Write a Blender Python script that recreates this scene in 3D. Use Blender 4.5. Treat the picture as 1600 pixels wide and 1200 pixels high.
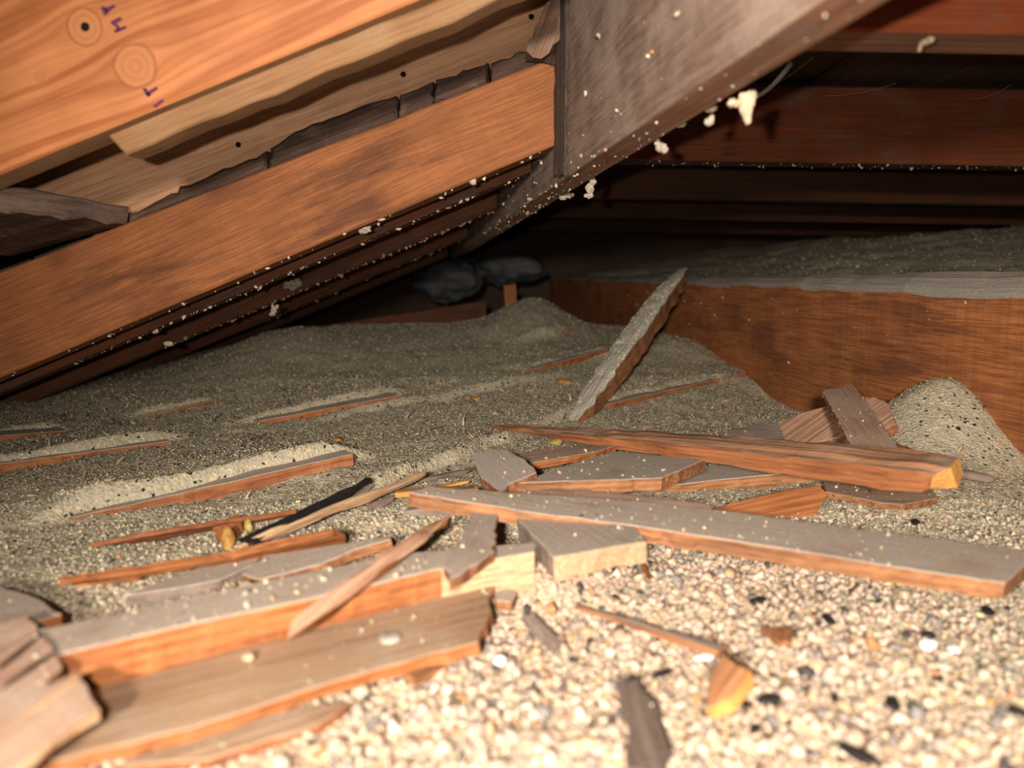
import bpy, bmesh, math, random
import numpy as np
from mathutils import Vector, Matrix

random.seed(7); rng = np.random.default_rng(11)
scene = bpy.context.scene
for o in list(bpy.data.objects): bpy.data.objects.remove(o)
COL = scene.collection

# ------------------------------------------------------------------ camera, world, light, exposure
CAM = Vector((0.0, 0.0, 0.30)); FPX = 1250.0; PITCH = math.atan((600 - 428) / FPX)
cam_d = bpy.data.cameras.new('camera'); cam = bpy.data.objects.new('camera', cam_d); COL.objects.link(cam)
cam.location = CAM; cam.rotation_euler = (math.pi / 2 - PITCH, 0, 0)
cam_d.sensor_width = 36.0; cam_d.lens = FPX * 36.0 / 1600.0; cam_d.clip_start = 0.01; cam_d.clip_end = 50
cam_d.dof.use_dof = True; cam_d.dof.focus_distance = 0.95; cam_d.dof.aperture_fstop = 4.6
scene.camera = cam

world = bpy.data.worlds.new('world'); scene.world = world; world.use_nodes = True
world.node_tree.nodes['Background'].inputs[0].default_value = (0.9, 0.8, 0.7, 1)
world.node_tree.nodes['Background'].inputs[1].default_value = 0.004

def point_light(name, loc, power, radius, color):
    d = bpy.data.lights.new(name, 'POINT'); d.energy = power; d.shadow_soft_size = radius; d.color = color
    o = bpy.data.objects.new(name, d); o.location = loc; COL.objects.link(o); return o
point_light('phone_flash', (-0.040, -0.03, 0.315), 11.0, 0.006, (1.0, 0.88, 0.77))      # the phone's flash beside the lens
sd_ = bpy.data.lights.new('added_fill_spot', 'SPOT'); sd_.energy = 62.0; sd_.shadow_soft_size = 0.03; sd_.color = (1.0, 0.88, 0.77); sd_.spot_size = math.radians(76); sd_.spot_blend = 1.0
fill_lamp = bpy.data.objects.new('added_fill_spot', sd_); COL.objects.link(fill_lamp); fill_lamp.location = (-0.08, -0.42, 0.41)       # unseen lamp added behind the camera to even out the flash falloff
fill_lamp.rotation_euler = (Vector((0.20, 1.0, 0.20)) - fill_lamp.location).to_track_quat('-Z', 'Y').to_euler()

scene.view_settings.view_transform = 'Standard'; scene.view_settings.look = 'None'
scene.view_settings.gamma = 1.0; scene.view_settings.use_curve_mapping = False
scene.view_settings.exposure = 0.7

# ------------------------------------------------------------------ pixel <-> place helpers (1600 x 1200 frame)
cP, sP = math.cos(PITCH), math.sin(PITCH)
def ray(u, v):
    a = (u - 800) / FPX; b = -(v - 600) / FPX
    return Vector((a, cP + b * sP, -sP + b * cP))
def PY(u, v, y):
    d = ray(u, v); return CAM + d * (y / d.y)
def smooth(a, b, x):
    t = np.clip((x - a) / (b - a), 0, 1); return t * t * (3 - 2 * t)
_lat = rng.random((256, 256))
def vnoise(x, y):
    xi = np.floor(x).astype(int); yi = np.floor(y).astype(int); fx = x - xi; fy = y - yi
    fx = fx * fx * (3 - 2 * fx); fy = fy * fy * (3 - 2 * fy)
    g = lambda i, j: _lat[i % 256, j % 256]
    return ((g(xi, yi) * (1 - fx) + g(xi + 1, yi) * fx) * (1 - fy) + (g(xi, yi + 1) * (1 - fx) + g(xi + 1, yi + 1) * fx) * fy) * 2 - 1
def joist_x(y): return 0.696 - 0.17 * y            # front face of the big joist on the right, in plan
def gauss(x, y, cx, cy, sx, sy, ang=0.0):
    ca, sa = math.cos(ang), math.sin(ang); dx = x - cx; dy = y - cy
    return np.exp(-((dx * ca + dy * sa) / sx) ** 2 - ((-dx * sa + dy * ca) / sy) ** 2)
RIDGES = []
def H0(x, y):
    z = 0.08 + 0.080 * smooth(1.05, 2.05, y) * smooth(-0.98, -0.42, x) - 0.13 * smooth(2.15, 2.7, y)
    z = z + 0.075 * gauss(x, y, 0.05, 2.08, 0.11, 0.22) + 0.030 * gauss(x, y, -0.52, 1.80, 0.13, 0.2) + 0.012 * gauss(x, y, -0.2, 2.0, 0.2, 0.2)
    z = z + 0.022 * gauss(x, y, 0.36, 1.72, 0.07, 0.12)
    z = z + 0.088 * gauss(x, y, 0.525, 0.96, 0.085, 0.095, 0.17) + 0.02 * gauss(x, y, 0.45, 0.86, 0.10, 0.12)
    z = z + 0.018 * gauss(x, y, 0.025, 0.535, 0.045, 0.03)
    z = z - 0.022 * gauss(x, y, 0.455, 1.36, 0.05, 0.13, 0.17)
    z = z + 0.0035 * vnoise(x * 9 + 3, y * 9) + 0.0022 * vnoise(x * 26, y * 26 + 9)
    return z
def H(x, y):
    x = np.asarray(x, float); y = np.asarray(y, float); z = H0(x, y)
    for (px, py, dx, dy, L, h, back) in RIDGES:
        s = (x - px) * dx + (y - py) * dy; n = -(x - px) * dy + (y - py) * dx + 0.007 * vnoise(s * 30 + px * 50, s * 11 + 4) - 0.002
        prof = np.where(n < 0, np.exp(-(n / 0.004) ** 2), np.exp(-n / back))
        z = z + h * prof * smooth(-0.25 * L, 0.15 * L, s) * (1 - smooth(0.85 * L, 1.2 * L, s))
    return z
def G(u, v, dz=0.0, fn=None):
    fn = fn or H
    d = ray(u, v); ts = np.arange(0.15, 3.5, 0.004)
    under = CAM.z + d.z * ts <= fn(CAM.x + d.x * ts, CAM.y + d.y * ts) + dz
    t = float(ts[int(np.argmax(under))]) if under.any() else 3.2
    a, b = t - 0.004, t
    for _ in range(12):
        m = (a + b) / 2; p = CAM + d * m
        if p.z <= float(fn(p.x, p.y)) + dz: b = m
        else: a = m
    return CAM + d * b
for (u0, v0, u1, v1, h, back) in [(115, 806, 545, 728, 0.026, 0.10), (-60, 742, 262, 690, 0.017, 0.10), (400, 660, 620, 622, 0.014, 0.10),
                                  (835, 578, 968, 548, 0.012, 0.09), (930, 634, 1158, 590, 0.012, 0.09), (-40, 692, 100, 676, 0.012, 0.1),
                                  (215, 650, 335, 630, 0.010, 0.1), (815, 535, 892, 518, 0.012, 0.09), (520, 790, 900, 640, 0.012, 0.13), (540, 650, 860, 590, 0.010, 0.13)]:
    a = G(u0, v0, 0, H0); b = G(u1, v1, 0, H0); d = b - a; L = math.hypot(d.x, d.y)
    RIDGES.append((a.x, a.y, d.x / L, d.y / L, L, h, back))
LATHS = [(G(*a), G(*b)) for a, b in (((112, 812), (552, 727)), ((-80, 748), (268, 692)), ((405, 662), (625, 622)), ((830, 580), (970, 546)), ((925, 640), (1165, 590)), ((-60, 696), (105, 676)), ((220, 652), (340, 630)), ((815, 537), (895, 518)))]
def plane3(anchors):
    pts = [G(*a) for a in anchors]
    if len(pts) == 1: return pts[0], Vector((0, 0, 1))
    if len(pts) == 2:
        e = pts[1] - pts[0]; side = e.cross(Vector((0, 0, 1))); n = side.cross(e).normalized(); return pts[0], n
    n = (pts[1] - pts[0]).cross(pts[2] - pts[0]).normalized()
    return pts[0], (n if n.z > 0 else -n)
def onplane(u, v, pl):
    p, n = pl; d = ray(u, v); return CAM + d * ((p - CAM).dot(n) / d.dot(n))

# ------------------------------------------------------------------ object helpers
def tag(o, label=None, cat=None, group=None, kind=None):
    if label: o['label'] = label
    if cat: o['category'] = cat
    if group: o['group'] = group
    if kind: o['kind'] = kind
    return o
def link_mesh(name, me, parent=None):
    o = bpy.data.objects.new(name, me); COL.objects.link(o)
    if parent: o.parent = parent
    return o
def frame(origin, xdir, up):
    x = xdir.normalized(); y = up.cross(x).normalized(); z = x.cross(y).normalized()
    return Matrix(((x.x, y.x, z.x, origin.x), (x.y, y.y, z.y, origin.y), (x.z, y.z, z.z, origin.z), (0, 0, 0, 1)))
def prism(name, pts, ext, mats, grain=None, jit=0.0, seg=0.02, bevel=0.0015, parent=None, chip=0.0, side_of=None, depthseg=1):
    """front outline pts (world), pushed along ext (world vector): a real board with its own thickness. mats = (front, other)"""
    pts = [Vector(p) for p in pts]
    c = sum(pts, Vector()) / len(pts)
    n = Vector()
    for i in range(len(pts)): n += (pts[i] - c).cross(pts[(i + 1) % len(pts)] - c)
    n.normalize()
    if n.dot(ext) > 0: n = -n
    if grain is None:
        es = [(pts[(i + 1) % len(pts)] - pts[i]) for i in range(len(pts))]; grain = max(es, key=lambda e: e.length)
    gx = (grain - n * grain.dot(n)).normalized()
    M = frame(c, gx, n); Mi = M.inverted(); le = Mi.to_3x3() @ ext
    loc = [Mi @ p for p in pts]
    dens = []; eid = []
    for i, a in enumerate(loc):
        b = loc[(i + 1) % len(loc)]; k = max(1, int((b - a).length / seg)) if jit > 0 else 1
        for j in range(k):
            p = a.lerp(b, j / k)
            if jit > 0 and j > 0: p = p + Vector((random.gauss(0, jit), random.gauss(0, jit), 0))
            dens.append(p); eid.append(i)
    bm = bmesh.new(); T = ext.length
    rings = []
    for k in range(depthseg + 1):
        f = k / depthseg; q = chip * (f > 0)
        rings.append([bm.verts.new((p.x + le.x * f + random.gauss(0, q), p.y + le.y * f + random.gauss(0, q), p.z + le.z * f + random.gauss(0, q * .5))) for p in dens])
    n_ = len(dens)
    ff = bm.faces.new(rings[0]); fb = bm.faces.new(list(reversed(rings[-1])))
    for k in range(depthseg):
        for i in range(n_):
            f = bm.faces.new((rings[k + 1][i], rings[k + 1][(i + 1) % n_], rings[k][(i + 1) % n_], rings[k][i]))
            f.material_index = (side_of or {}).get(eid[i], 1)
    fb.material_index = 1
    bmesh.ops.recalc_face_normals(bm, faces=bm.faces); bm.normal_update()
    if bevel > 0:
        es = [e for e in bm.edges if len(e.link_faces) == 2 and (ff in e.link_faces)]
        try: bmesh.ops.bevel(bm, geom=es, offset=bevel, segments=1, affect='EDGES', clamp_overlap=True)
        except Exception: pass
    bmesh.ops.triangulate(bm, faces=[f for f in bm.faces if len(f.verts) > 4])
    me = bpy.data.meshes.new(name); bm.to_mesh(me); bm.free()
    for m in mats: me.materials.append(m)
    o = link_mesh(name, me, parent); o.matrix_world = M
    return o
TOPS = []          # tops of fallen boards, for the crumbs that lie on them
def slab(name, label, cat, pix, anchors, thick, mats, jit=0.0006, grain=None, group=None, crumbs=1.0, side_of=None, chip=0.0006, bevel=0.0006):
    pl = plane3(anchors); pts = [onplane(u, v, pl) for u, v in pix]
    g = None
    if grain: g = onplane(*grain[1], pl) - onplane(*grain[0], pl)
    o = prism(name, pts, -pl[1] * thick, mats, g, jit, 0.008, bevel, chip=chip, side_of=side_of)
    tag(o, label, cat, group); TOPS.append((pts, pl[1], crumbs))
    return o
def stick(name, label, cat, p0, p1, prof, mats, up=Vector((0, 0, 1)), roll=0.0, n=26, rough=0.0012, bow=0.0, group=None, parent=None, ends=(0.004, 0.004)):
    """lofted splinter: prof = list of (t, width, thick)"""
    d = p1 - p0; L = d.length; M = frame(p0, d, up) @ Matrix.Rotation(roll, 4, 'X')
    ts = [q[0] for q in prof]; bm = bmesh.new(); rings = []
    K = [(-.5, .42), (-.2, .5), (.2, .5), (.5, .42), (.5, -.42), (.15, -.5), (-.15, -.5), (-.5, -.42)]
    seeds = [random.random() * 100 for _ in K]
    for i in range(n + 1):
        t = i / n; w = np.interp(t, ts, [q[1] for q in prof]); h = np.interp(t, ts, [q[2] for q in prof])
        ring = []
        for k, (a, b) in enumerate(K):
            jx = 0.0
            if i == 0: jx = random.uniform(-ends[0], ends[0])
            if i == n: jx = random.uniform(-ends[1], ends[1])
            nz = float(vnoise(np.array(t * L * 45 + seeds[k]), np.array(seeds[k]))) * rough
            ring.append(bm.verts.new((t * L + jx, a * w + nz, b * h + nz * .7 + bow * 4 * t * (1 - t))))
        rings.append(ring)
    for i in range(n):
        for k in range(8):
            f = bm.faces.new((rings[i][k], rings[i + 1][k], rings[i + 1][(k + 1) % 8], rings[i][(k + 1) % 8]))
            f.material_index = 0 if k < 3 else 1
    a = bm.faces.new(rings[0]); b = bm.faces.new(list(reversed(rings[-1])))
    a.material_index = b.material_index = min(2, len(mats) - 1)
    bmesh.ops.recalc_face_normals(bm, faces=bm.faces)
    bmesh.ops.triangulate(bm, faces=[f for f in bm.faces if len(f.verts) > 4])
    me = bpy.data.meshes.new(name); bm.to_mesh(me); bm.free()
    for m in mats: me.materials.append(m)
    o = link_mesh(name, me, parent); o.matrix_world = M
    if label: tag(o, label, cat, group)
    return o

# ------------------------------------------------------------------ materials
def nt(m):
    m.use_nodes = True; t = m.node_tree; t.nodes.clear(); return t
class NB:
    def __init__(s, t): s.t = t
    def n(s, typ, **kw):
        nd = s.t.nodes.new(typ)
        for k, v in kw.items(): setattr(nd, k, v)
        return nd
    def l(s, a, b): s.t.links.new(a, b)
    def math(s, op, a, b=None, c=None, clamp=False):
        nd = s.n('ShaderNodeMath', operation=op, use_clamp=clamp)
        for i, x in enumerate((a, b, c)):
            if x is None: continue
            if isinstance(x, (int, float)): nd.inputs[i].default_value = x
            else: s.l(x, nd.inputs[i])
        return nd.outputs[0]
    def mix(s, f, a, b, blend='MIX'):
        nd = s.n('ShaderNodeMix', data_type='RGBA', blend_type=blend, clamp_factor=True)
        for i, x in ((0, f), (6, a), (7, b)):
            if isinstance(x, (int, float)): nd.inputs[i].default_value = x
            elif isinstance(x, tuple): nd.inputs[i].default_value = (*x[:3], 1)
            else: s.l(x, nd.inputs[i])
        return nd.outputs[2]
    def noise(s, vec, scale, detail=3, rough=0.55, dist=0.0):
        nd = s.n('ShaderNodeTexNoise'); s.l(vec, nd.inputs['Vector'])
        nd.inputs['Scale'].default_value = scale; nd.inputs['Detail'].default_value = detail
        nd.inputs['Roughness'].default_value = rough; nd.inputs['Distortion'].default_value = dist
        return nd.outputs[0]
    def mapping(s, vec, scale, loc=(0, 0, 0), rot=(0, 0, 0)):
        nd = s.n('ShaderNodeMapping'); s.l(vec, nd.inputs[0]); nd.inputs['Scale'].default_value = scale
        nd.inputs['Location'].default_value = loc; nd.inputs['Rotation'].default_value = rot; return nd.outputs[0]
    def rng(s, x, a, b, c=0.0, d=1.0):
        nd = s.n('ShaderNodeMapRange', clamp=True); s.l(x, nd.inputs[0])
        for i, q in enumerate((a, b, c, d)): nd.inputs[i + 1].default_value = q
        return nd.outputs[0]
def wood(name, light, dark, grain=70.0, ring=0.5, dust=0.0, dustcol=(0.17, 0.15, 0.125), stain=0.0, staincol=(0.03, 0.012, 0.008), rough=0.75, bump=0.25, knots=None, stain_edges=None, cross=0.0, warp=0.01):
    m = bpy.data.materials.new(name); t = nt(m); b = NB(t)
    tc = b.n('ShaderNodeTexCoord').outputs['Object']; oi = b.n('ShaderNodeObjectInfo').outputs['Random']
    off = b.n('ShaderNodeCombineXYZ'); b.l(b.math('MULTIPLY', oi, 37.0), off.inputs[0]); b.l(b.math('MULTIPLY', oi, 11.0), off.inputs[1])
    va = b.n('ShaderNodeVectorMath', operation='ADD'); b.l(tc, va.inputs[0])
    if knots is None: b.l(off.outputs[0], va.inputs[1])
    v = va.outputs[0]
    sep = b.n('ShaderNodeSeparateXYZ'); b.l(v, sep.inputs[0])
    y = sep.outputs[1]
    if knots:                                   # the grain swerves round each knot
        for (kx, ky, r, amp) in knots:
            dx = b.math('SUBTRACT', sep.outputs[0], kx); dy = b.math('SUBTRACT', sep.outputs[1], ky)
            d2 = b.math('ADD', b.math('MULTIPLY', b.math('MULTIPLY', dx, dx), 0.35), b.math('MULTIPLY', dy, dy))
            e = b.math('DIVIDE', b.math('MULTIPLY', dy, amp * r * r), b.math('ADD', d2, r * r * 0.35))
            y = b.math('SUBTRACT', y, e)
    low = b.noise(b.mapping(v, (2.2, 9, 9)), 1.0, 2)
    yy = b.math('ADD', y, b.math('MULTIPLY', low, warp * 2))
    com = b.n('ShaderNodeCombineXYZ'); b.l(b.math('MULTIPLY', sep.outputs[0], 0.035), com.inputs[0]); b.l(yy, com.inputs[1]); b.l(sep.outputs[2], com.inputs[2])
    g = b.noise(com.outputs[0], grain * 2.6, 3, 0.6)
    g2 = b.noise(com.outputs[0], grain, 1, 0.5)
    fac = b.math('ADD', b.math('MULTIPLY', b.rng(g2, 0.40, 0.58), ring), b.math('MULTIPLY', b.rng(g, 0.36, 0.64), 1 - ring))
    col = b.mix(fac, dark, light)
    blot = b.noise(v, 13, 3)
    col = b.mix(b.rng(blot, 0.35, 0.75, 0.0, 0.45), col, tuple(c * 0.55 for c in dark))
    if cross > 0:                               # saw marks across the grain
        cm = b.noise(b.mapping(v, (150, 5, 5)), 1.0, 2)
        col = b.mix(b.rng(cm, 0.45, 0.75, 0.0, cross), col, tuple(c * 0.45 for c in dark))
    if knots:
        for (kx, ky, r, amp) in knots:
            dx = b.math('SUBTRACT', sep.outputs[0], kx); dy = b.math('SUBTRACT', sep.outputs[1], ky)
            d = b.math('SQRT', b.math('ADD', b.math('MULTIPLY', dx, dx), b.math('MULTIPLY', dy, dy)))
            d = b.math('ADD', d, b.math('MULTIPLY', b.math('SUBTRACT', b.noise(tc, 60, 2), 0.5), 0.25 * r))
            rings = b.math('SINE', b.math('MULTIPLY', d, 5.5 * math.pi / r))
            kc = b.mix(b.rng(rings, -1, 1), tuple(c * 0.74 for c in light), tuple(c * 0.86 for c in light))
            col = b.mix(b.rng(d, r * 0.97, r * 1.03, 1.0, 0.0), col, kc)
            rim = b.math('MULTIPLY', b.rng(d, r * 0.9, r, 0, 1), b.rng(d, r, r * 1.12, 1, 0))
            col = b.mix(b.math('MULTIPLY', rim, 0.5), col, tuple(c * 0.5 for c in dark))
    if stain > 0:
        sn = b.noise(b.mapping(v, (6, 34, 34)), 1.0, 5, 0.62)
        big = b.noise(v, 5.0, 2)
        sf = b.math('MULTIPLY', b.rng(sn, 0.47, 0.60), b.rng(big, 0.42, 0.60))
        col = b.mix(b.math('MULTIPLY', sf, stain), col, staincol)
    if dust > 0:
        dn = b.noise(v, 16, 5, 0.6); df = b.rng(dn, 0.62 - 0.5 * dust, 0.80 - 0.45 * dust, 0.0, 1.0)
        fine = b.noise(v, 420, 2)
        dc = b.mix(b.rng(fine, 0.3, 0.7), tuple(c * 0.78 for c in dustcol), tuple(c * 1.15 for c in dustcol))
        col = b.mix(b.math('MULTIPLY', df, min(1.0, 0.55 + 0.45 * dust)), col, dc)
    hs = b.n('ShaderNodeHueSaturation'); b.l(col, hs.inputs['Color']); b.l(b.math('ADD', b.math('MULTIPLY', oi, 0.24), 0.88), hs.inputs['Value'])
    bs = b.n('ShaderNodeBsdfPrincipled'); b.l(hs.outputs[0], bs.inputs['Base Color']); bs.inputs['Roughness'].default_value = rough
    bs.inputs['Specular IOR Level'].default_value = 0.3
    bp = b.n('ShaderNodeBump'); bp.inputs['Strength'].default_value = bump; bp.inputs['Distance'].default_value = 0.002
    hgt = b.math('ADD', fac, b.math('MULTIPLY', b.noise(v, 260, 3), 0.6)); b.l(hgt, bp.inputs['Height']); b.l(bp.outputs[0], bs.inputs['Normal'])
    out = b.n('ShaderNodeOutputMaterial'); b.l(bs.outputs[0], out.inputs[0])
    return m
def plain(name, col, rough=0.9, var=0.3, scale=60, bump=0.3, metallic=0.0):
    m = bpy.data.materials.new(name); t = nt(m); b = NB(t); tc = b.n('ShaderNodeTexCoord').outputs['Object']
    nz = b.noise(tc, scale, 4); c = b.mix(b.rng(nz, 0.3, 0.7), tuple(x * (1 - var) for x in col), tuple(min(1, x * (1 + var)) for x in col))
    bs = b.n('ShaderNodeBsdfPrincipled'); b.l(c, bs.inputs['Base Color']); bs.inputs['Roughness'].default_value = rough
    bs.inputs['Metallic'].default_value = metallic; bs.inputs['Specular IOR Level'].default_value = 0.25
    bp = b.n('ShaderNodeBump'); bp.inputs['Strength'].default_value = bump; bp.inputs['Distance'].default_value = 0.003
    b.l(nz, bp.inputs['Height']); b.l(bp.outputs[0], bs.inputs['Normal'])
    out = b.n('ShaderNodeOutputMaterial'); b.l(bs.outputs[0], out.inputs[0]); return m

ORANGE_L, ORANGE_D = (0.52, 0.21, 0.075), (0.30, 0.10, 0.032)
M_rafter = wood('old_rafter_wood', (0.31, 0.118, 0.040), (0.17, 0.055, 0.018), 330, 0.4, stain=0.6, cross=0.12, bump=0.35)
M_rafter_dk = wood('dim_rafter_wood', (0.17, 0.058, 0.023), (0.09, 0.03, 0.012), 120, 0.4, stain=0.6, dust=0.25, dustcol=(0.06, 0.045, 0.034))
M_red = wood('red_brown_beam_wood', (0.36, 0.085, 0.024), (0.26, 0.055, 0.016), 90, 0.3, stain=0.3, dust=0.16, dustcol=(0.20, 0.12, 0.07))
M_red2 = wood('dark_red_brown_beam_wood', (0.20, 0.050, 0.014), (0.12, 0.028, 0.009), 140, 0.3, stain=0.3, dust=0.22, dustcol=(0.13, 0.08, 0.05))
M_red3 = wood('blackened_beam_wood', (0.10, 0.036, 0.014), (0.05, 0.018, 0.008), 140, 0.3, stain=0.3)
M_joist = wood('joist_wood', (0.50, 0.19, 0.065), (0.22, 0.068, 0.022), 330, 0.45, stain=0.5, cross=0.3, bump=0.35, staincol=(0.08, 0.032, 0.02))
M_dustedge = wood('dust_coated_edge', (0.30, 0.22, 0.16), (0.18, 0.12, 0.08), 80, 0.4, dust=0.95, dustcol=(0.34, 0.30, 0.25), bump=0.5)
M_hip = wood('grey_dusty_beam_wood', (0.30, 0.205, 0.155), (0.115, 0.075, 0.056), 220, 0.4, dust=0.40, dustcol=(0.31, 0.235, 0.19), stain=0.35, staincol=(0.06, 0.042, 0.034), bump=0.5)
M_hipedge = wood('brown_beam_underside', (0.34, 0.17, 0.10), (0.18, 0.085, 0.05), 80, 0.4, dust=0.3, stain=0.3, bump=0.4)
M_dark = wood('dark_rotten_wood', (0.10, 0.055, 0.036), (0.03, 0.016, 0.011), 110, 0.4, dust=0.16, dustcol=(0.20, 0.15, 0.105), bump=0.9)
M_gapshade = wood('painted_gap_shade', (0.10, 0.066, 0.05), (0.03, 0.02, 0.015), 160, 0.4, dust=0.2, dustcol=(0.2, 0.15, 0.1), bump=0.9)  # near-black colour for the shade in the gap at the rafter end
M_chunkw = wood('brown_rotten_wood', (0.28, 0.17, 0.115), (0.09, 0.05, 0.034), 90, 0.5, stain=0.4, bump=1.0)
M_darkdeck = wood('dark_roof_board_wood', (0.10, 0.055, 0.03), (0.05, 0.026, 0.014), 60, 0.4, dust=0.3, dustcol=(0.05, 0.04, 0.03))
M_pale = wood('pale_new_deck_wood', (0.60, 0.36, 0.21), (0.38, 0.19, 0.095), 260, 0.4, stain=0.22, staincol=(0.16, 0.06, 0.03), bump=0.15)
M_lip = wood('raw_edge_wood', (0.28, 0.15, 0.068), (0.17, 0.085, 0.036), 200, 0.3, dust=0.3, dustcol=(0.23, 0.15, 0.08), bump=0.3)
M_grey = wood('grey_weathered_top', (0.42, 0.32, 0.24), (0.23, 0.16, 0.115), 240, 0.4, dust=0.72, dustcol=(0.40, 0.34, 0.28), bump=0.25)
M_greypink = wood('grey_brown_weathered_top', (0.54, 0.35, 0.245), (0.28, 0.165, 0.11), 220, 0.5, dust=0.38, dustcol=(0.46, 0.355, 0.275), bump=0.3)
M_tan = wood('tan_weathered_top', (0.44, 0.29, 0.18), (0.25, 0.15, 0.083), 160, 0.5, dust=0.35, dustcol=(0.38, 0.29, 0.205), bump=0.25)
M_fresh = wood('orange_split_wood', (0.42, 0.165, 0.055), (0.20, 0.062, 0.018), 260, 0.5, bump=0.35)
M_brown = wood('brown_split_wood', (0.42, 0.20, 0.088), (0.17, 0.066, 0.026), 280, 0.5, stain=0.35, bump=0.4)
M_redlath = wood('red_lath_wood', (0.42, 0.17, 0.066), (0.19, 0.060, 0.022), 240, 0.5, stain=0.4, bump=0.3)
M_blond = wood('pale_end_grain', (0.66, 0.46, 0.28), (0.40, 0.23, 0.12), 300, 0.4, bump=0.5)
M_pink = wood('pinkish_sawn_face', (0.64, 0.39, 0.26), (0.32, 0.165, 0.095), 150, 0.6, bump=0.4)
M_dkgrey = wood('dark_grey_weathered_wood', (0.28, 0.205, 0.165), (0.11, 0.074, 0.057), 260, 0.4, dust=0.4, dustcol=(0.24, 0.195, 0.165), bump=0.4)
M_bark = wood('grey_brown_bark', (0.20, 0.15, 0.12), (0.10, 0.07, 0.055), 120, 0.4, bump=0.6)
M_tuft2 = plain('grey_insulation_tuft', (0.36, 0.31, 0.24), 0.95, 0.3, 300)
M_streak = wood('streaky_weathered_split_wood', (0.42, 0.20, 0.09), (0.13, 0.085, 0.065), 170, 0.75, dust=0.22, dustcol=(0.30, 0.22, 0.16), stain=0.3, bump=0.5)
M_dustgrey = wood('grey_brown_dusted_board', (0.33, 0.26, 0.215), (0.20, 0.15, 0.12), 200, 0.4, dust=0.8, dustcol=(0.31, 0.265, 0.23), bump=0.25)
M_black = plain('charred_black_strip', (0.018, 0.016, 0.015), 0.6, 0.4)
M_yellow = wood('cut_end_wood', (0.62, 0.33, 0.09), (0.40, 0.18, 0.045), 200, 0.4, bump=0.5)
M_crayon = plain('purple_crayon', (0.085, 0.022, 0.055), 0.6, 0.2)
M_nail = plain('black_nail_steel', (0.004, 0.0035, 0.0035), 1.0, 0.3, bump=0)
M_white = plain('white_pebble', (0.82, 0.78, 0.70), 0.8, 0.12)
M_tuft = plain('cream_insulation_tuft', (0.46, 0.36, 0.245), 0.95, 0.25, 300)
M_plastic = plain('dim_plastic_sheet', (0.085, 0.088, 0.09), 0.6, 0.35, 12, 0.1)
M_shell = plain('yellow_brown_shell', (0.35, 0.19, 0.05), 0.5, 0.4, 90)
M_shellg = plain('olive_shell', (0.30, 0.24, 0.07), 0.5, 0.3, 90)
M_web = plain('cobweb_thread', (0.30, 0.27, 0.23), 0.9, 0.1)
M_stamp = plain('faded_ink', (0.07, 0.022, 0.012), 0.9, 0.3)
M_crumbdust = wood('crumbly_dusted_face', (0.52, 0.44, 0.32), (0.36, 0.28, 0.2), 100, 0.3, dust=0.9, dustcol=(0.72, 0.67, 0.55), bump=0.8)

def ground_mat():
    m = bpy.data.materials.new('loose_fill_insulation'); t = nt(m); b = NB(t)
    tc = b.n('ShaderNodeTexCoord').outputs['Object']
    vo = b.n('ShaderNodeTexVoronoi'); vo.inputs['Scale'].default_value = 330; b.l(tc, vo.inputs['Vector'])
    sp = b.n('ShaderNodeSeparateColor'); b.l(vo.outputs['Color'], sp.inputs[0])
    base = b.mix(b.rng(b.noise(tc, 7, 4), 0.35, 0.65), (0.40, 0.37, 0.275), (0.50, 0.455, 0.33))
    at = b.n('ShaderNodeAttribute', attribute_name='near_lit')
    base = b.mix(at.outputs['Fac'], base, (0.52, 0.40, 0.285))  # paler base where strong near light is painted into the fill
    c = b.mix(b.rng(sp.outputs[0], 0.0, 1.0, 0.0, 0.55), base, (0.30, 0.27, 0.20))
    c = b.mix(b.rng(sp.outputs[1], 0.86, 0.92), c, (0.62, 0.50, 0.28))
    c = b.mix(b.rng(sp.outputs[2], 0.95, 0.97), c, (0.03, 0.027, 0.025))
    bs = b.n('ShaderNodeBsdfPrincipled'); b.l(c, bs.inputs['Base Color']); bs.inputs['Roughness'].default_value = 1.0; bs.inputs['Specular IOR Level'].default_value = 0.1
    bp = b.n('ShaderNodeBump'); bp.inputs['Strength'].default_value = 0.45; bp.inputs['Distance'].default_value = 0.003
    b.l(b.math('ADD', vo.outputs['Distance'], b.noise(tc, 200, 3)), bp.inputs['Height']); b.l(bp.outputs[0], bs.inputs['Normal'])
    out = b.n('ShaderNodeOutputMaterial'); b.l(bs.outputs[0], out.inputs[0]); return m
def chunk_mat():
    m = bpy.data.materials.new('insulation_granule'); t = nt(m); b = NB(t)
    at = b.n('ShaderNodeAttribute', attribute_name='tint')
    tc = b.n('ShaderNodeTexCoord').outputs['Object']
    c = b.mix(b.rng(b.noise(tc, 500, 2), 0.3, 0.7, 0, 0.35), at.outputs['Color'], (0.12, 0.10, 0.075))
    bs = b.n('ShaderNodeBsdfPrincipled'); b.l(c, bs.inputs['Base Color']); bs.inputs['Roughness'].default_value = 1.0; bs.inputs['Specular IOR Level'].default_value = 0.1
    out = b.n('ShaderNodeOutputMaterial'); b.l(bs.outputs[0], out.inputs[0]); return m
M_ground = ground_mat(); M_chunk = chunk_mat()

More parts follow.
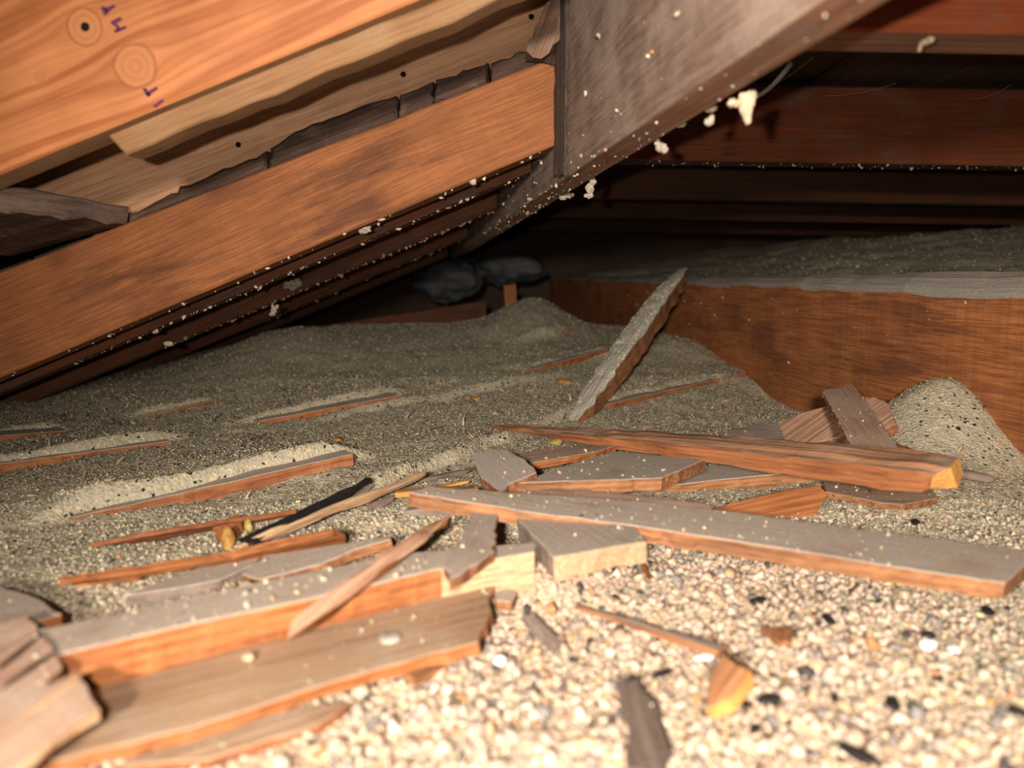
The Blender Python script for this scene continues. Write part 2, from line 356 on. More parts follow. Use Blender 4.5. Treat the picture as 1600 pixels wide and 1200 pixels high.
# ================================================================== STRUCTURE
def boxw(name, lo, hi, mats, parent=None, grain='x'):
    c = (Vector(lo) + Vector(hi)) / 2; s = [(h - l) / 2 for l, h in zip(lo, hi)]
    if grain == 'y': M = Matrix.Translation(c) @ Matrix.Rotation(math.pi / 2, 4, 'Z'); s = [s[1], s[0], s[2]]
    else: M = Matrix.Translation(c)
    bm = bmesh.new(); bmesh.ops.create_cube(bm, size=2.0); bmesh.ops.scale(bm, vec=s, verts=bm.verts)
    bmesh.ops.bevel(bm, geom=bm.edges[:], offset=0.0015, segments=1, affect='EDGES')
    me = bpy.data.meshes.new(name); bm.to_mesh(me); bm.free()
    for m in mats: me.materials.append(m)
    o = link_mesh(name, me, parent); o.matrix_world = M
    return o
fl = boxw('floor', (-2.6, -1.2, -0.02), (2.6, 4.0, 0.0), [M_darkdeck]); tag(fl, kind='structure')
wb = boxw('wall_back', (-2.6, 3.70, 0.0), (2.6, 3.74, 1.2), [M_darkdeck]); tag(wb, kind='structure')
def sub(parent, o):
    mw = o.matrix_world.copy(); o.parent = parent; o.matrix_parent_inverse = parent.matrix_world.inverted(); o.matrix_world = mw

# --- hip beam: silhouette edge from far centre to upper right
HR1 = PY(1420, -21, 0.36); HR2 = PY(770, 372, 1.65)
hdir = (HR2 - HR1)
def hip_right(y):
    t = (y - HR1.y) / hdir.y; return HR1 + hdir * t
HT = 0.032
def hip_left_x(y): return hip_right(y).x - HT
a = hip_right(0.10); b_ = hip_right(2.3)
axis = (b_ - a); sidev = Vector((-1, 0, 0)); HH = 0.30
up = Vector((0, 0, 1))
corn = [a + sidev * HT, b_ + sidev * HT, b_ + sidev * HT + up * HH, a + sidev * HT + up * HH]
hip = prism('hip_beam', corn, Vector((HT, 0, 0)), (M_hip, M_hip), axis, bevel=0.004, side_of={0: 2}); hip.data.materials.append(M_hipedge)
tag(hip, 'grey dust-coated hip beam running from upper right into the dark', 'beam')

# --- left roof slope: rafters
RY = 0.90
rtl, rtr = PY(0, 425, RY), PY(884, 82, RY); rbl, rbr = PY(0, 590, RY), PY(893, 216, RY)
rd = (rbr - rbl).normalized()
def rafter(y, dz, label, mats, shrink=0.0, xr=None, thick=0.042):
    off = Vector((0, y - RY, dz))
    tl = rtl + off - (rtr - rtl).normalized() * 0.9; bl = rbl + off - rd * 0.9
    if xr is None: tr, br = rtr + off, rbr + off
    else:
        tr = rtl + off + (rtr - rtl) * ((xr - rtl.x) / (rtr.x - rtl.x)); br = rbl + off + (rbr - rbl) * ((xr - rbl.x) / (rbr.x - rbl.x))
    o = prism('rafter', [bl, br, tr, tl], Vector((0, thick, 0)), mats, rd, bevel=0.002)
    tag(o, label, 'rafter', None); return o
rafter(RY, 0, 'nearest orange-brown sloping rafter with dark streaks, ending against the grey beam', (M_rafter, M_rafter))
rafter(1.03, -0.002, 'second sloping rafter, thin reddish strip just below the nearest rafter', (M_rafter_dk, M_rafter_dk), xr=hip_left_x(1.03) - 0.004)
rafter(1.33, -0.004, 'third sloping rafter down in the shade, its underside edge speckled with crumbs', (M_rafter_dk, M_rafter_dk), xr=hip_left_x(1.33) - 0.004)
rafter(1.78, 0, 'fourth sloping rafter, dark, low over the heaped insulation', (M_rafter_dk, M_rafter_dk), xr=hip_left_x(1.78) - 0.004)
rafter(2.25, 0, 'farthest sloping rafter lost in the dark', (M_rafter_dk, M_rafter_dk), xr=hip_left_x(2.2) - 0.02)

# --- old roof boards over the far rafters (left slope)
ceil_l = bpy.data.objects.new('ceiling_left', None); COL.objects.link(ceil_l); tag(ceil_l, kind='structure')
slope = (rtr - rtl).normalized(); nrm = Vector((-slope.z, 0, slope.x))
start = rtl - slope * 0.85
k = 0; s = 0.0
while s < 1.62:
    w = 0.135; p = start + slope * s + nrm * 0.001
    y0 = 0.985
    q = [Vector((p.x, y0, p.z)), Vector((p.x, 3.69, p.z)), Vector((p.x, 3.69, p.z)) + slope * w, Vector((p.x, y0, p.z)) + slope * w]
    o = prism('plank', q, nrm * 0.02, (M_darkdeck, M_darkdeck), Vector((0, 1, 0)), bevel=0.001); sub(ceil_l, o)
    s += w + 0.006

# --- new lumber, upper left: joist face with knots, batten under it, pale deck board, grey block
YP = 0.64
pb0, pb1 = PY(-260, 380, YP), PY(900, -103, YP)
pdir = (pb1 - pb0).normalized(); pup = Vector((-pdir.z, 0, pdir.x))
corn = [pb0, pb1, pb1 + pup * 0.235, pb0 + pup * 0.235]
plank = prism('roof_joist', corn, Vector((0, 0.034, 0)), (M_pale, M_lip), pdir, bevel=0.002)
Mi = plank.matrix_world.inverted()
def plank_xy(u, v): q = Mi @ PY(u, v, YP); return q.x, q.y
kn = []
for (u, v, rpx, amp) in ((132, 42, 26, 0.7), (211, 103, 31, 0.7), (62, 121, 7, 0.6)):
    x_, y_ = plank_xy(u, v); kn.append((x_, y_, rpx * YP / FPX, amp))
M_new = wood('knotty_new_lumber', (0.43, 0.170, 0.062), (0.25, 0.074, 0.020), 125, 0.7, knots=kn, bump=0.12, rough=0.6, warp=0.006)
plank.data.materials[0] = M_new
tag(plank, 'light orange knotty new joist with purple crayon marks, upper left', 'joist')
def quad_on_plank(name, pts, mat):
    P = [PY(u, v, YP - 0.0003) for u, v in pts]
    o = prism(name, P, Vector((0, 0.0007, 0)), (mat, mat), pdir, bevel=0); sub(plank, o); return o
for pts in ([(157, 12), (163, 9), (170, 20), (163, 25)], [(163, 13), (178, 7), (181, 11), (167, 20)],
            [(172, 34), (188, 26), (191, 31), (176, 40)], [(176, 35), (184, 38), (190, 47), (184, 48)], [(177, 47), (196, 40), (198, 44), (180, 52)],
            [(222, 139), (228, 137), (236, 149), (231, 152)], [(226, 146), (244, 135), (247, 139), (232, 150)],
            [(237, 166), (253, 155), (257, 158), (243, 168)]):
    quad_on_plank('crayon_mark', pts, M_crayon)
def dot(name, p, r, parent):
    bm = bmesh.new(); bmesh.ops.create_uvsphere(bm, u_segments=12, v_segments=6, radius=r)
    for v in bm.verts: v.co.y *= 0.35; v.co.x *= 1 + random.uniform(-.08, .08)
    me = bpy.data.meshes.new(name); bm.to_mesh(me); bm.free(); me.materials.append(M_nail)
    o = link_mesh(name, me); o.location = p; bpy.context.view_layer.update(); sub(parent, o)
dot('knot_hole', PY(133, 42, YP), .0034, plank)

bt = [PY(163, 206, 0.655), PY(196, 242, 0.655), PY(592, 80, 0.655), PY(860, -35, 0.655), PY(860, -70, 0.655)]
bat = prism('batten', bt, Vector((0, 0.028, 0)), (M_lip, M_lip), pdir, jit=0.0006, bevel=0.0015)
tag(bat, 'raw wood batten nailed under the knotty joist, chipped at its left end', 'batten')

A, B, C_, D = PY(-20, 255, 0.90), PY(930, -117, 0.90), PY(930, 52, 0.96), PY(150, 372, 0.96)
ext_l = (D - C_).normalized()
A2, D2 = A + (A - B).normalized() * 0.0, D
deck = prism('deck_board', [A, B, C_, D], Vector((0.0, 0.019, 0.005)), (M_pale, M_pale), B - A, bevel=0.001)
tag(deck, 'pale pinkish deck board with nail tips between knotty joist and old rafter', 'board')
pl = (A, (B - A).cross(D - A).normalized())
for (u, v) in ((372, 226), (550, 110), (630, 116), (748, 25), (830, 26), (470, 132)):
    p = onplane(u, v, pl)
    dot('nail_tip', p, .0031, deck)
# grey block
g0, g1, g2, g3 = PY(0, 287, 0.69), PY(0, 331, 0.69), PY(200, 350, 0.905), PY(203, 322, 0.905)
blk = prism('blocking', [g0 + (g0 - g3) * .6, g1 + (g1 - g2) * .6, g2, g3], Vector((-0.13, 0, -0.035)), (M_dkgrey, M_dark), g3 - g0, jit=0.0012, bevel=0.002)
tag(blk, 'grey dust-topped blocking board wedged at the left edge above the rafter', 'board')

# remnants of the old roof boards on top of the nearest rafter
rem_up = [(203, 338), (262, 302), (330, 271), (412, 238), (458, 206), (560, 167), (618, 150), (675, 128), (760, 98), (825, 79), (852, 92)]
def rem_line(u): return float(np.interp(u, [p[0] for p in rem_up], [p[1] for p in rem_up]))
def rtop(u): return 425 + (82 - 425) / 884 * u
labs = ['long dark rotten board end left on the rafter beside the grey block', 'dark crumbly board end with tan flecks, mid rafter', 'short reddish-brown board stub between two dark board ends', 'dark board stub with a split, right of the reddish stub', 'dark board end at the rafter top, below the broken chunk']
for (u0, u1), lb in zip(((200, 414), (421, 619), (624, 676), (681, 762), (767, 858)), labs):
    us = np.linspace(u0, u1, max(5, int((u1 - u0) / 12)))
    top = [PY(u, rem_line(u) + random.uniform(-3, 3), 0.908) for u in us]
    bot = [PY(u, rtop(u) + 3, 0.908) for u in us[::-1]]
    o = prism('board_remnant', bot[::-1] + top[::-1], Vector((0, 0.045, 0)), (M_dark, M_dark), rd, jit=0.0018, seg=0.006, chip=0.002, bevel=0.003, depthseg=2)
    tag(o, lb, 'board remnant', 'old board ends on the rafter')
ch = [(893, -12), (858, -12), (846, 22), (836, 40), (826, 62), (822, 78), (832, 90), (846, 92), (857, 84), (868, 68), (880, 48), (892, 22)]
o = prism('splintered_chunk', [PY(u, v, 0.87) for u, v in ch[::-1]], Vector((0.012, 0.05, 0)), (M_chunkw, M_dark), Vector((.4, 0, 1)), jit=0.003, seg=0.006, chip=0.004, bevel=0.005, depthseg=3)
tag(o, 'brown splintered wood chunk jammed between the deck board and grey beam', 'wood chunk')
# dark strip painting the shade of the gap between rafter end and hip face
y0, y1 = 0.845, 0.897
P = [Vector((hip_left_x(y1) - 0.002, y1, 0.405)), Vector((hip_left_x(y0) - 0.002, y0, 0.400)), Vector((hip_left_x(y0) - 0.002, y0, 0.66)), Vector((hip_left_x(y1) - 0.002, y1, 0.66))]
o = prism('gap_shade_strip', [p - Vector((0.003, 0, 0)) for p in P], Vector((0.005, 0.001, 0)), (M_gapshade, M_gapshade), Vector((0, 0, 1)), jit=0.0022, seg=0.01, chip=0.001, bevel=0.002)
tag(o, 'dark vertical strip painting the shaded gap where the nearest rafter meets the grey beam', 'painted shade')

# --- right side: level beams and roof boards
b2z = PY(1300, 254, 1.16).z; b1z = PY(1450, 59, 0.58).z
BH = 0.110
rl = ['nearest red-brown level beam at the upper right corner', 'second red-brown level beam with pale dusty patches on its face', 'third level beam, dark brown, behind the dusty one', 'fourth level beam, a dark line above the far insulation', 'farthest level beam in the dark']
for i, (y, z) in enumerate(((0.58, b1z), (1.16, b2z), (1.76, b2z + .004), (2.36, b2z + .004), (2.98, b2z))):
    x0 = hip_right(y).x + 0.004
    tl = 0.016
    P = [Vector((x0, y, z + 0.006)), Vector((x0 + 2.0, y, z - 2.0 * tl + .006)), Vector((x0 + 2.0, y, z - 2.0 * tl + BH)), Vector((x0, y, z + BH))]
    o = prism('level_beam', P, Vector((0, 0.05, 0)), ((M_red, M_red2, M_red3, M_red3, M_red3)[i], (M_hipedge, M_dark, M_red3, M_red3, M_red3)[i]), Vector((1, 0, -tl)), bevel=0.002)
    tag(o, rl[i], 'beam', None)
    if i == 1: beam2 = o
ceil_r = bpy.data.objects.new('ceiling_right', None); COL.objects.link(ceil_r); tag(ceil_r, kind='structure')
zt = b2z + BH + 0.012
for i in range(12):
    x = -0.10 + i * 0.175
    def zz(x): return zt - 0.016 * x
    ys = 0.3 if x > 0.35 else (0.75 if x > 0.1 else 1.5)
    q = [Vector((x, ys, zz(x))), Vector((x + .17, ys, zz(x + .17))), Vector((x + .17, 3.69, zz(x + .17))), Vector((x, 3.69, zz(x)))]
    o = prism('plank', q, Vector((0, 0, .02)), (M_darkdeck, M_darkdeck), Vector((0, 1, 0)), bevel=0.0015); sub(ceil_r, o)
# faded ink stamp on the second beam (illegible rows of strokes)
yb = 1.16 - 0.0004
for (r, v0, cols) in ((0, 216, 5), (1, 229, 4), (2, 238, 4)):
    for c in range(cols):
        u = 1126 + c * 6 + r; hgt = 7
        for (du, w) in ((0, 1.6), (3, 1.3)):
            P = [PY(u + du, v0 + random.uniform(0, 1.5), yb), PY(u + du, v0 + hgt, yb), PY(u + du + w, v0 + hgt, yb), PY(u + du + w, v0, yb)]
            o = prism('ink_stroke', P, Vector((0, .0006, 0)), (M_stamp, M_stamp), Vector((1, 0, 0)), bevel=0); sub(beam2, o)

# --- big joist on the right with a waney dust-coated top edge
ya, yb_ = 0.30, 3.2
JL = 30; bm = bmesh.new(); rings = []
jd = Vector((joist_x(yb_) - joist_x(ya), yb_ - ya, 0)); JLen = jd.length; jd.normalize()
Mj = frame(Vector((joist_x(ya), ya, 0)), jd, Vector((0, 0, 1)))       # local -y points to the room's right
jn = 110
for i in range(jn + 1):
    t = i / jn; x = t * JLen; yw = ya + t * (yb_ - ya)
    wane = np.interp(yw, [0.3, 0.9, 1.5, 2.4, 3.2], [0.034, 0.030, 0.020, 0.016, 0.015]) + 0.004 * float(vnoise(np.array(x * 14), np.array(3.3)))
    topz = np.interp(yw, [0.3, 0.9, 1.5, 2.4, 3.2], [0.305, 0.303, 0.297, 0.293, 0.293]) + 0.0015 * float(vnoise(np.array(x * 22), np.array(8.1)))
    e = topz - wane
    sec = [(0.0, 0.0), (0.0, e - .10), (0.0, e), (-0.006, e + wane * .35), (-0.018, e + wane * .75), (-0.032, topz), (-0.046, topz), (-0.046, 0.0)]
    rings.append([bm.verts.new((x, a_, b2)) for a_, b2 in sec])
for i in range(jn):
    for k in range(8):
        f = bm.faces.new((rings[i][k], rings[i][(k + 1) % 8], rings[i + 1][(k + 1) % 8], rings[i + 1][k])); f.material_index = 1 if k in (2, 3, 4, 5) else 0
bm.faces.new(rings[0]); bm.faces.new(list(reversed(rings[-1])))
bmesh.ops.recalc_face_normals(bm, faces=bm.faces)
me = bpy.data.meshes.new('ceiling_joist'); bm.to_mesh(me); bm.free(); me.materials.append(M_joist); me.materials.append(M_dustedge)
jo = link_mesh('ceiling_joist', me); jo.matrix_world = Mj
tag(jo, 'large reddish-brown ceiling joist with a grey dusty rounded top edge, right', 'joist')

# --- far dark corner: plank at the back, short stud, crumpled plastic
o = prism('back_board', [PY(430, 520, 2.75), PY(760, 470, 2.75), PY(760, 500, 2.75), PY(430, 560, 2.75)][::-1], Vector((0, .03, 0)), (M_rafter_dk, M_rafter_dk)); tag(o, 'dim brown board lying behind the insulation crest, far centre', 'board')
o = prism('stud', [PY(787, 446, 2.42), PY(806, 444, 2.42), PY(809, 500, 2.42), PY(790, 500, 2.42)][::-1], Vector((0, .04, 0)), (M_fresh, M_rafter_dk), Vector((0, 0, 1))); tag(o, 'short orange stud standing in the dark at the far joist end', 'stud')
def crumple(name, label, u0, v0, u1, v1, y, seed):
    N, Mv = 34, 22; bm = bmesh.new(); vs = []
    p0 = PY(u0, v0, y); p1 = PY(u1, v1, y); cx, cz = (p0.x + p1.x) / 2, (p0.z + p1.z) / 2; rx, rz = abs(p1.x - p0.x) / 2, abs(p0.z - p1.z) / 2
    for j in range(Mv + 1):
        th = math.pi * j / Mv; row = []
        for i in range(N):
            ph = 2 * math.pi * i / N
            r = 1 + 0.25 * float(vnoise(np.array(ph * 1.6 + seed), np.array(th * 2.2))) + 0.10 * float(vnoise(np.array(ph * 5 + seed), np.array(th * 6)))
            row.append(bm.verts.new((rx * r * math.sin(th) * math.cos(ph), 0.10 * r * math.sin(th) * math.sin(ph), rz * r * math.cos(th))))
        vs.append(row)
    for j in range(Mv):
        for i in range(N):
            bm.faces.new((vs[j][i], vs[j + 1][i], vs[j + 1][(i + 1) % N], vs[j][(i + 1) % N]))
    bmesh.ops.remove_doubles(bm, verts=bm.verts, dist=1e-5); bmesh.ops.recalc_face_normals(bm, faces=bm.faces)
    for f in bm.faces: f.smooth = True
    me = bpy.data.meshes.new(name); bm.to_mesh(me); bm.free(); me.materials.append(M_plastic)
    o = link_mesh(name, me); o.location = (cx, y, cz); tag(o, label, 'plastic sheet', 'plastic bundles in the dark')
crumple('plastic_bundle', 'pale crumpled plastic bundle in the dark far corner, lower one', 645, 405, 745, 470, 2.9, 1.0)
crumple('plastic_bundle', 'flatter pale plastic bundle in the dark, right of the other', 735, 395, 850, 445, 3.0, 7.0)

# ================================================================== INSULATION
def grid_mesh(name, X, Y, Z, mat):
    r, c = X.shape; me = bpy.data.meshes.new(name)
    co = np.stack([X, Y, Z], -1).reshape(-1, 3)
    idx = np.arange(r * c).reshape(r, c)
    q = np.stack([idx[:-1, :-1], idx[:-1, 1:], idx[1:, 1:], idx[1:, :-1]], -1).reshape(-1)
    me.vertices.add(len(co)); me.vertices.foreach_set('co', co.astype(np.float32).ravel())
    nf = len(q) // 4; me.loops.add(len(q)); me.loops.foreach_set('vertex_index', q.astype(np.int32))
    me.polygons.add(nf); me.polygons.foreach_set('loop_start', np.arange(0, nf * 4, 4, dtype=np.int32))
    me.update(calc_edges=True); me.materials.append(mat)
    return link_mesh(name, me)
def wnear(x, y):         # light painted in: creamy fill paled up close, darkened rightward; grey dust farther back
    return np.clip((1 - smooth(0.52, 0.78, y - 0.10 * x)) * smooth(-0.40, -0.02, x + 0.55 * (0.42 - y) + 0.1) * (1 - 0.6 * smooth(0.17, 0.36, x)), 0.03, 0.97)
def fine(x, y):
    return 0.0014 * vnoise(x * 110, y * 110) + 0.0009 * vnoise(x * 260 + 5, y * 260) + 0.0005 * vnoise(x * 520, y * 520)
yy = 0.18 * (2.9 / 0.18) ** np.linspace(0, 1, 400)
tt = np.linspace(0, 1, 440)
X = np.zeros((400, 440)); Y = np.zeros_like(X)
for i, y in enumerate(yy):
    xl = max(-1.15 * y - 0.12, -1.0); xr = min(1.05 * y + 0.12, joist_x(y) + 0.012)
    X[i] = xl + (xr - xl) * tt; Y[i] = y
Z = H(X, Y) + fine(X, Y)
bed = grid_mesh('insulation_bed', X, Y, Z, M_ground)
fa = bed.data.attributes.new('near_lit', 'FLOAT', 'POINT'); fa.data.foreach_set('value', wnear(X, Y).astype(np.float32).ravel())
tag(bed, 'loose grey-tan fill insulation covering the attic floor between the joists', 'insulation', None, 'stuff')
# the next bay, behind the big joist, heaped higher
def HB(x, y):
    return 0.25 + 0.14 * smooth(0.5, 1.5, x + 0.25 * (y - 1.6)) + 0.03 * smooth(1.2, 2.2, y) + 0.012 * vnoise(x * 5 + 2, y * 5) + 0.006 * vnoise(x * 17, y * 17)
yb2 = np.linspace(0.5, 3.3, 220); tb = np.linspace(0, 1, 220)
XB = np.zeros((220, 220)); YB = np.zeros_like(XB)
for i, y in enumerate(yb2):
    XB[i] = joist_x(y) + 0.044 + (1.7) * tb; YB[i] = y
bed2 = grid_mesh('insulation_bed', XB, YB, HB(XB, YB) + 1.3 * fine(XB, YB) - 0.0 * XB, M_ground)
tag(bed2, 'dim heap of loose insulation behind the big joist, right', 'insulation', None, 'stuff')

# granules
ICO_V = None
bm = bmesh.new(); bmesh.ops.create_icosphere(bm, subdivisions=1, radius=1.0); bm.verts.ensure_lookup_table()
ICO_V = np.array([v.co[:] for v in bm.verts]); ICO_F = np.array([[v.index for v in f.verts] for f in bm.faces]); bm.free()
OCT_V = np.array([(1, 0, 0), (-1, 0, 0), (0, 1, 0), (0, -1, 0), (0, 0, 1), (0, 0, -1)], float)
OCT_F = np.array([(0, 2, 4), (2, 1, 4), (1, 3, 4), (3, 0, 4), (2, 0, 5), (1, 2, 5), (3, 1, 5), (0, 3, 5)])
def granules(name, pos, rad, colr, V, F, jitter=0.36, flat=1.0, label=None, elong=None):
    N = len(pos); q = rng.normal(size=(N, 4)); q /= np.linalg.norm(q, axis=1)[:, None]
    w, x, y, z = q.T
    R = np.stack([1 - 2 * (y * y + z * z), 2 * (x * y - z * w), 2 * (x * z + y * w), 2 * (x * y + z * w), 1 - 2 * (x * x + z * z), 2 * (y * z - x * w), 2 * (x * z - y * w), 2 * (y * z + x * w), 1 - 2 * (x * x + y * y)], -1).reshape(N, 3, 3)
    sc = rng.uniform(0.4, 1.4, (N, 1, 3))
    if elong is not None: sc[:, 0, 0] *= elong
    P = V[None] * sc * (1 + rng.normal(0, jitter, (N, len(V), 1)))
    P = np.einsum('nij,nkj->nki', R, P) * rad[:, None, None]
    P[:, :, 2] *= flat
    P += pos[:, None, :]
    me = bpy.data.meshes.new(name); nv = N * len(V)
    me.vertices.add(nv); me.vertices.foreach_set('co', P.astype(np.float32).ravel())
    FI = (F[None] + (np.arange(N) * len(V))[:, None, None]).reshape(-1)
    me.loops.add(len(FI)); me.loops.foreach_set('vertex_index', FI.astype(np.int32))
    nf = len(FI) // 3; me.polygons.add(nf); me.polygons.foreach_set('loop_start', np.arange(0, nf * 3, 3, dtype=np.int32))
    me.update(calc_edges=True)
    at = me.attributes.new('tint', 'FLOAT_COLOR', 'POINT')
    c4 = np.concatenate([np.repeat(colr, len(V), 0), np.ones((nv, 1))], 1); at.data.foreach_set('color', c4.astype(np.float32).ravel())
    me.materials.append(M_chunk)
    o = link_mesh(name, me); tag(o, label, 'insulation', None, 'stuff'); return o
PAL_FAR = np.array([(0.45, 0.42, 0.315), (0.52, 0.475, 0.345), (0.38, 0.35, 0.265), (0.70, 0.60, 0.36), (0.74, 0.65, 0.43), (0.11, 0.10, 0.088), (0.48, 0.25, 0.12), (0.54, 0.49, 0.38)])
PR_FAR = np.array([.29, .27, .16, .09, .05, .03, .01, .10])
PAL_NEAR = np.array([(0.56, 0.42, 0.315), (0.64, 0.51, 0.40), (0.43, 0.32, 0.235), (0.20, 0.185, 0.18), (0.30, 0.255, 0.22), (0.035, 0.035, 0.04), (0.46, 0.22, 0.09), (0.50, 0.345, 0.20)])  # creamier mix, also paled for the strong light up close
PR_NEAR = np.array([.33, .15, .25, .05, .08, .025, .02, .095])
def pick(n, wnear):
    a = PAL_FAR[rng.choice(len(PAL_FAR), n, p=PR_FAR)]; b = PAL_NEAR[rng.choice(len(PAL_NEAR), n, p=PR_NEAR)]
    m = rng.random(n) < wnear
    return np.where(m[:, None], b, a) * rng.uniform(0.82, 1.15, (n, 1))
def sample(n, y0, y1):
    y = np.sqrt(rng.uniform(y0 ** 2, y1 ** 2, n)); xl = np.maximum(-1.0 * y - 0.08, -0.98); xr = np.minimum(0.95 * y + 0.08, joist_x(y) - 0.003)
    x = xl + (xr - xl) * rng.random(n)
    return x, y
def scatter(name, n, y0, y1, r0, r1, V, F, label, bias=2.2):
    x, y = sample(n, y0, y1); r = r0 + (r1 - r0) * rng.random(n) ** bias
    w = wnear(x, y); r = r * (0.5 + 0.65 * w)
    for (p_, q_) in LATHS:                       # granules have slid off the laths' front edges
        d_ = (q_ - p_).to_2d(); L_ = d_.length; d_ /= L_
        sl = (x - p_.x) * d_.x + (y - p_.y) * d_.y; nl = -(x - p_.x) * d_.y + (y - p_.y) * d_.x
        hit = (sl > 0) & (sl < L_) & (nl > -.010) & (nl < .004) & (rng.random(n) < .85)
        r = np.where(hit, r * .05, r)
    z = H(x, y) + fine(x, y) + r * rng.uniform(-0.1, 0.6, n)
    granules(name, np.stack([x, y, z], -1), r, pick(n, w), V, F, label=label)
scatter('insulation_granules', 52000, 0.22, 0.74, 0.0007, 0.0033, ICO_V, ICO_F, 'coarse cream and grey insulation granules strewn over the foreground')
scatter('insulation_granules', 86000, 0.68, 1.45, 0.0007, 0.0028, OCT_V, OCT_F, 'fine grey insulation granules over the middle of the attic floor', 3)
scatter('insulation_granules', 34000, 1.40, 2.30, 0.0012, 0.0038, OCT_V, OCT_F, 'fine dim insulation granules on the far slope', 3)
scatter('insulation_granules', 40000, 0.22, 0.85, 0.0005, 0.0015, OCT_V, OCT_F, 'fine insulation dust grains between the coarse foreground granules', 1.5)
n = 1000; xq, yq = sample(n, .25, 1.4)
granules('straw_bits', np.stack([xq, yq, H(xq, yq) + .002], -1), rng.uniform(.0005, .0009, n) * (.6 + yq), np.array([(.62, .48, .28), (.42, .27, .15), (.30, .25, .2), (.10, .08, .07)])[rng.integers(0, 4, n)], OCT_V, OCT_F, elong=rng.uniform(3, 9, n), label='straw-like slivers of wood strewn through the insulation')
n = 5000; yq = rng.uniform(0.7, 2.6, n); xq = joist_x(yq) + 0.06 + rng.random(n) * 1.3
granules('insulation_granules', np.stack([xq, yq, HB(xq, yq) + .001], -1), rng.uniform(.0008, .0030, n), pick(n, np.zeros(n)) * .8, OCT_V, OCT_F, label='sparse granules on the heap behind the big joist')

# ================================================================== FALLEN LATHS AND BOARDS
# laths half buried in the floor, front edges showing
def buried(p, q, dzp, dzq, face, depth, mats, label, grp=None):
    P, Q = G(*p), G(*q); P.z += dzp + .007; Q.z += dzq + .007
    d = Q - P; back = Vector((-d.y, d.x, 0)).normalized()
    n = d.cross(back).normalized(); n = n if n.z > 0 else -n
    pts = [P, Q, Q + back * depth, P + back * depth]
    o = prism('buried_lath', pts, -n * face, mats, d, jit=0.0008, seg=0.012, bevel=0.0008, chip=0.0008); tag(o, label, 'lath', grp); return o
GP = 'laths half buried in insulation'
buried((112, 812), (552, 727), -.005, .006, .032, .05, (M_grey, M_redlath), 'wide half-buried lath with rippled brown grain, left of centre', GP)
buried((-80, 748), (268, 692), .002, -.004, .022, .05, (M_grey, M_redlath), 'half-buried lath edge at the left border, above the rippled lath', GP)
buried((405, 662), (625, 622), -.003, -.002, .018, .04, (M_grey, M_fresh), 'thin orange lath edge peeping out mid-floor', GP)
buried((830, 580), (970, 546), -.003, .003, .018, .04, (M_grey, M_fresh), 'orange lath edge behind the leaning stick', GP)
buried((925, 640), (1165, 590), -.004, .003, .020, .05, (M_grey, M_fresh), 'orange lath edge running from the leaning stick to the joist', GP)
buried((-60, 696), (105, 676), .002, -.004, .020, .04, (M_grey, M_redlath), 'dark red lath edge at the far left of the floor', GP)
buried((220, 652), (340, 630), -.004, -.001, .016, .04, (M_grey, M_redlath), 'small dim red lath edge on the left slope', GP)
buried((815, 537), (895, 518), -.003, .002, .016, .03, (M_grey, M_fresh), 'small orange lath edge high on the far slope', GP)
buried((1025, 770), (1290, 748), .0, .004, .016, .05, (M_grey, M_brown), 'brown lath edge under the splintered long stick')

# near board parallel pair
slab('sheathing_board', 'grey dusty board with a bright orange sawn front face, left foreground', 'board',
     [(-40, 1050), (94, 1022), (262, 982), (412, 951), (525, 926), (690, 888), (835, 862), (838, 846), (700, 858), (600, 868), (500, 890), (349, 922), (225, 950), (60, 984), (-60, 1008)],
     [(262, 982, .034)], .030, (M_grey, M_fresh, M_blond), grain=((94, 1022), (690, 888)), side_of={5: 2}, crumbs=3)
slab('plank_piece', 'broad tan plank with orange lower edge and broken right end, foreground', 'plank',
     [(-120, 1232), (37, 1199), (300, 1137), (500, 1071), (600, 1042), (747, 1003), (752, 985), (768, 955), (764, 940), (774, 914), (700, 930), (600, 955), (400, 1006), (161, 1072), (-120, 1145)],
     [(300, 1100, .017)], .007, (M_tan, M_fresh), grain=((37, 1199), (600, 1042)), crumbs=0.6)
slab('broken_board', 'grey-brown splintered board end with split and pale edge, bottom left', 'board',
     [(-120, 1290), (20, 1200), (90, 1150), (155, 1105), (137, 1070), (118, 1050), (70, 1073), (98, 1040), (82, 1008), (62, 990), (58, 975), (40, 962), (-10, 976), (-160, 1050)],
     [(100, 1080, .036), (-40, 1100, .040)], .005, (M_greypink, M_blond), grain=((20, 1200), (155, 1105)), crumbs=0.4, side_of={3: 2, 4: 2, 5: 2, 6: 2, 7: 2, 8: 2, 9: 2, 10: 2, 11: 2, 12: 2, 13: 2}).data.materials.append(M_brown)
pA = plane3([(100, 1080, .0375), (-40, 1100, .0415)])
sp = stick('splinter', None, None, onplane(42, 1116, pA), onplane(120, 1058, pA), [(0, .0012, .001), (.3, .003, .002), (1, .0028, .002)], (M_blond, M_blond), rough=0.0004)
bb = bpy.data.objects['broken_board']; sub(bb, sp)
for (a_, b2) in (((2, 1042), (58, 996)), ((10, 1070), (80, 1022))):
    s2 = stick('crack', None, None, onplane(*a_, pA), onplane(*b2, pA), [(0, .001, .0012), (.5, .0022, .0016), (1, .001, .001)], (M_dark, M_dark), rough=0.0004); sub(bb, s2)
slab('board_end', 'flat grey board end with orange cut face behind the splintered board', 'board',
     [(-80, 985), (55, 972), (96, 958), (60, 935), (3, 916), (-80, 910)], [(60, 950, .030)], .010, (M_grey, M_fresh), grain=((-80, 950), (60, 950)))

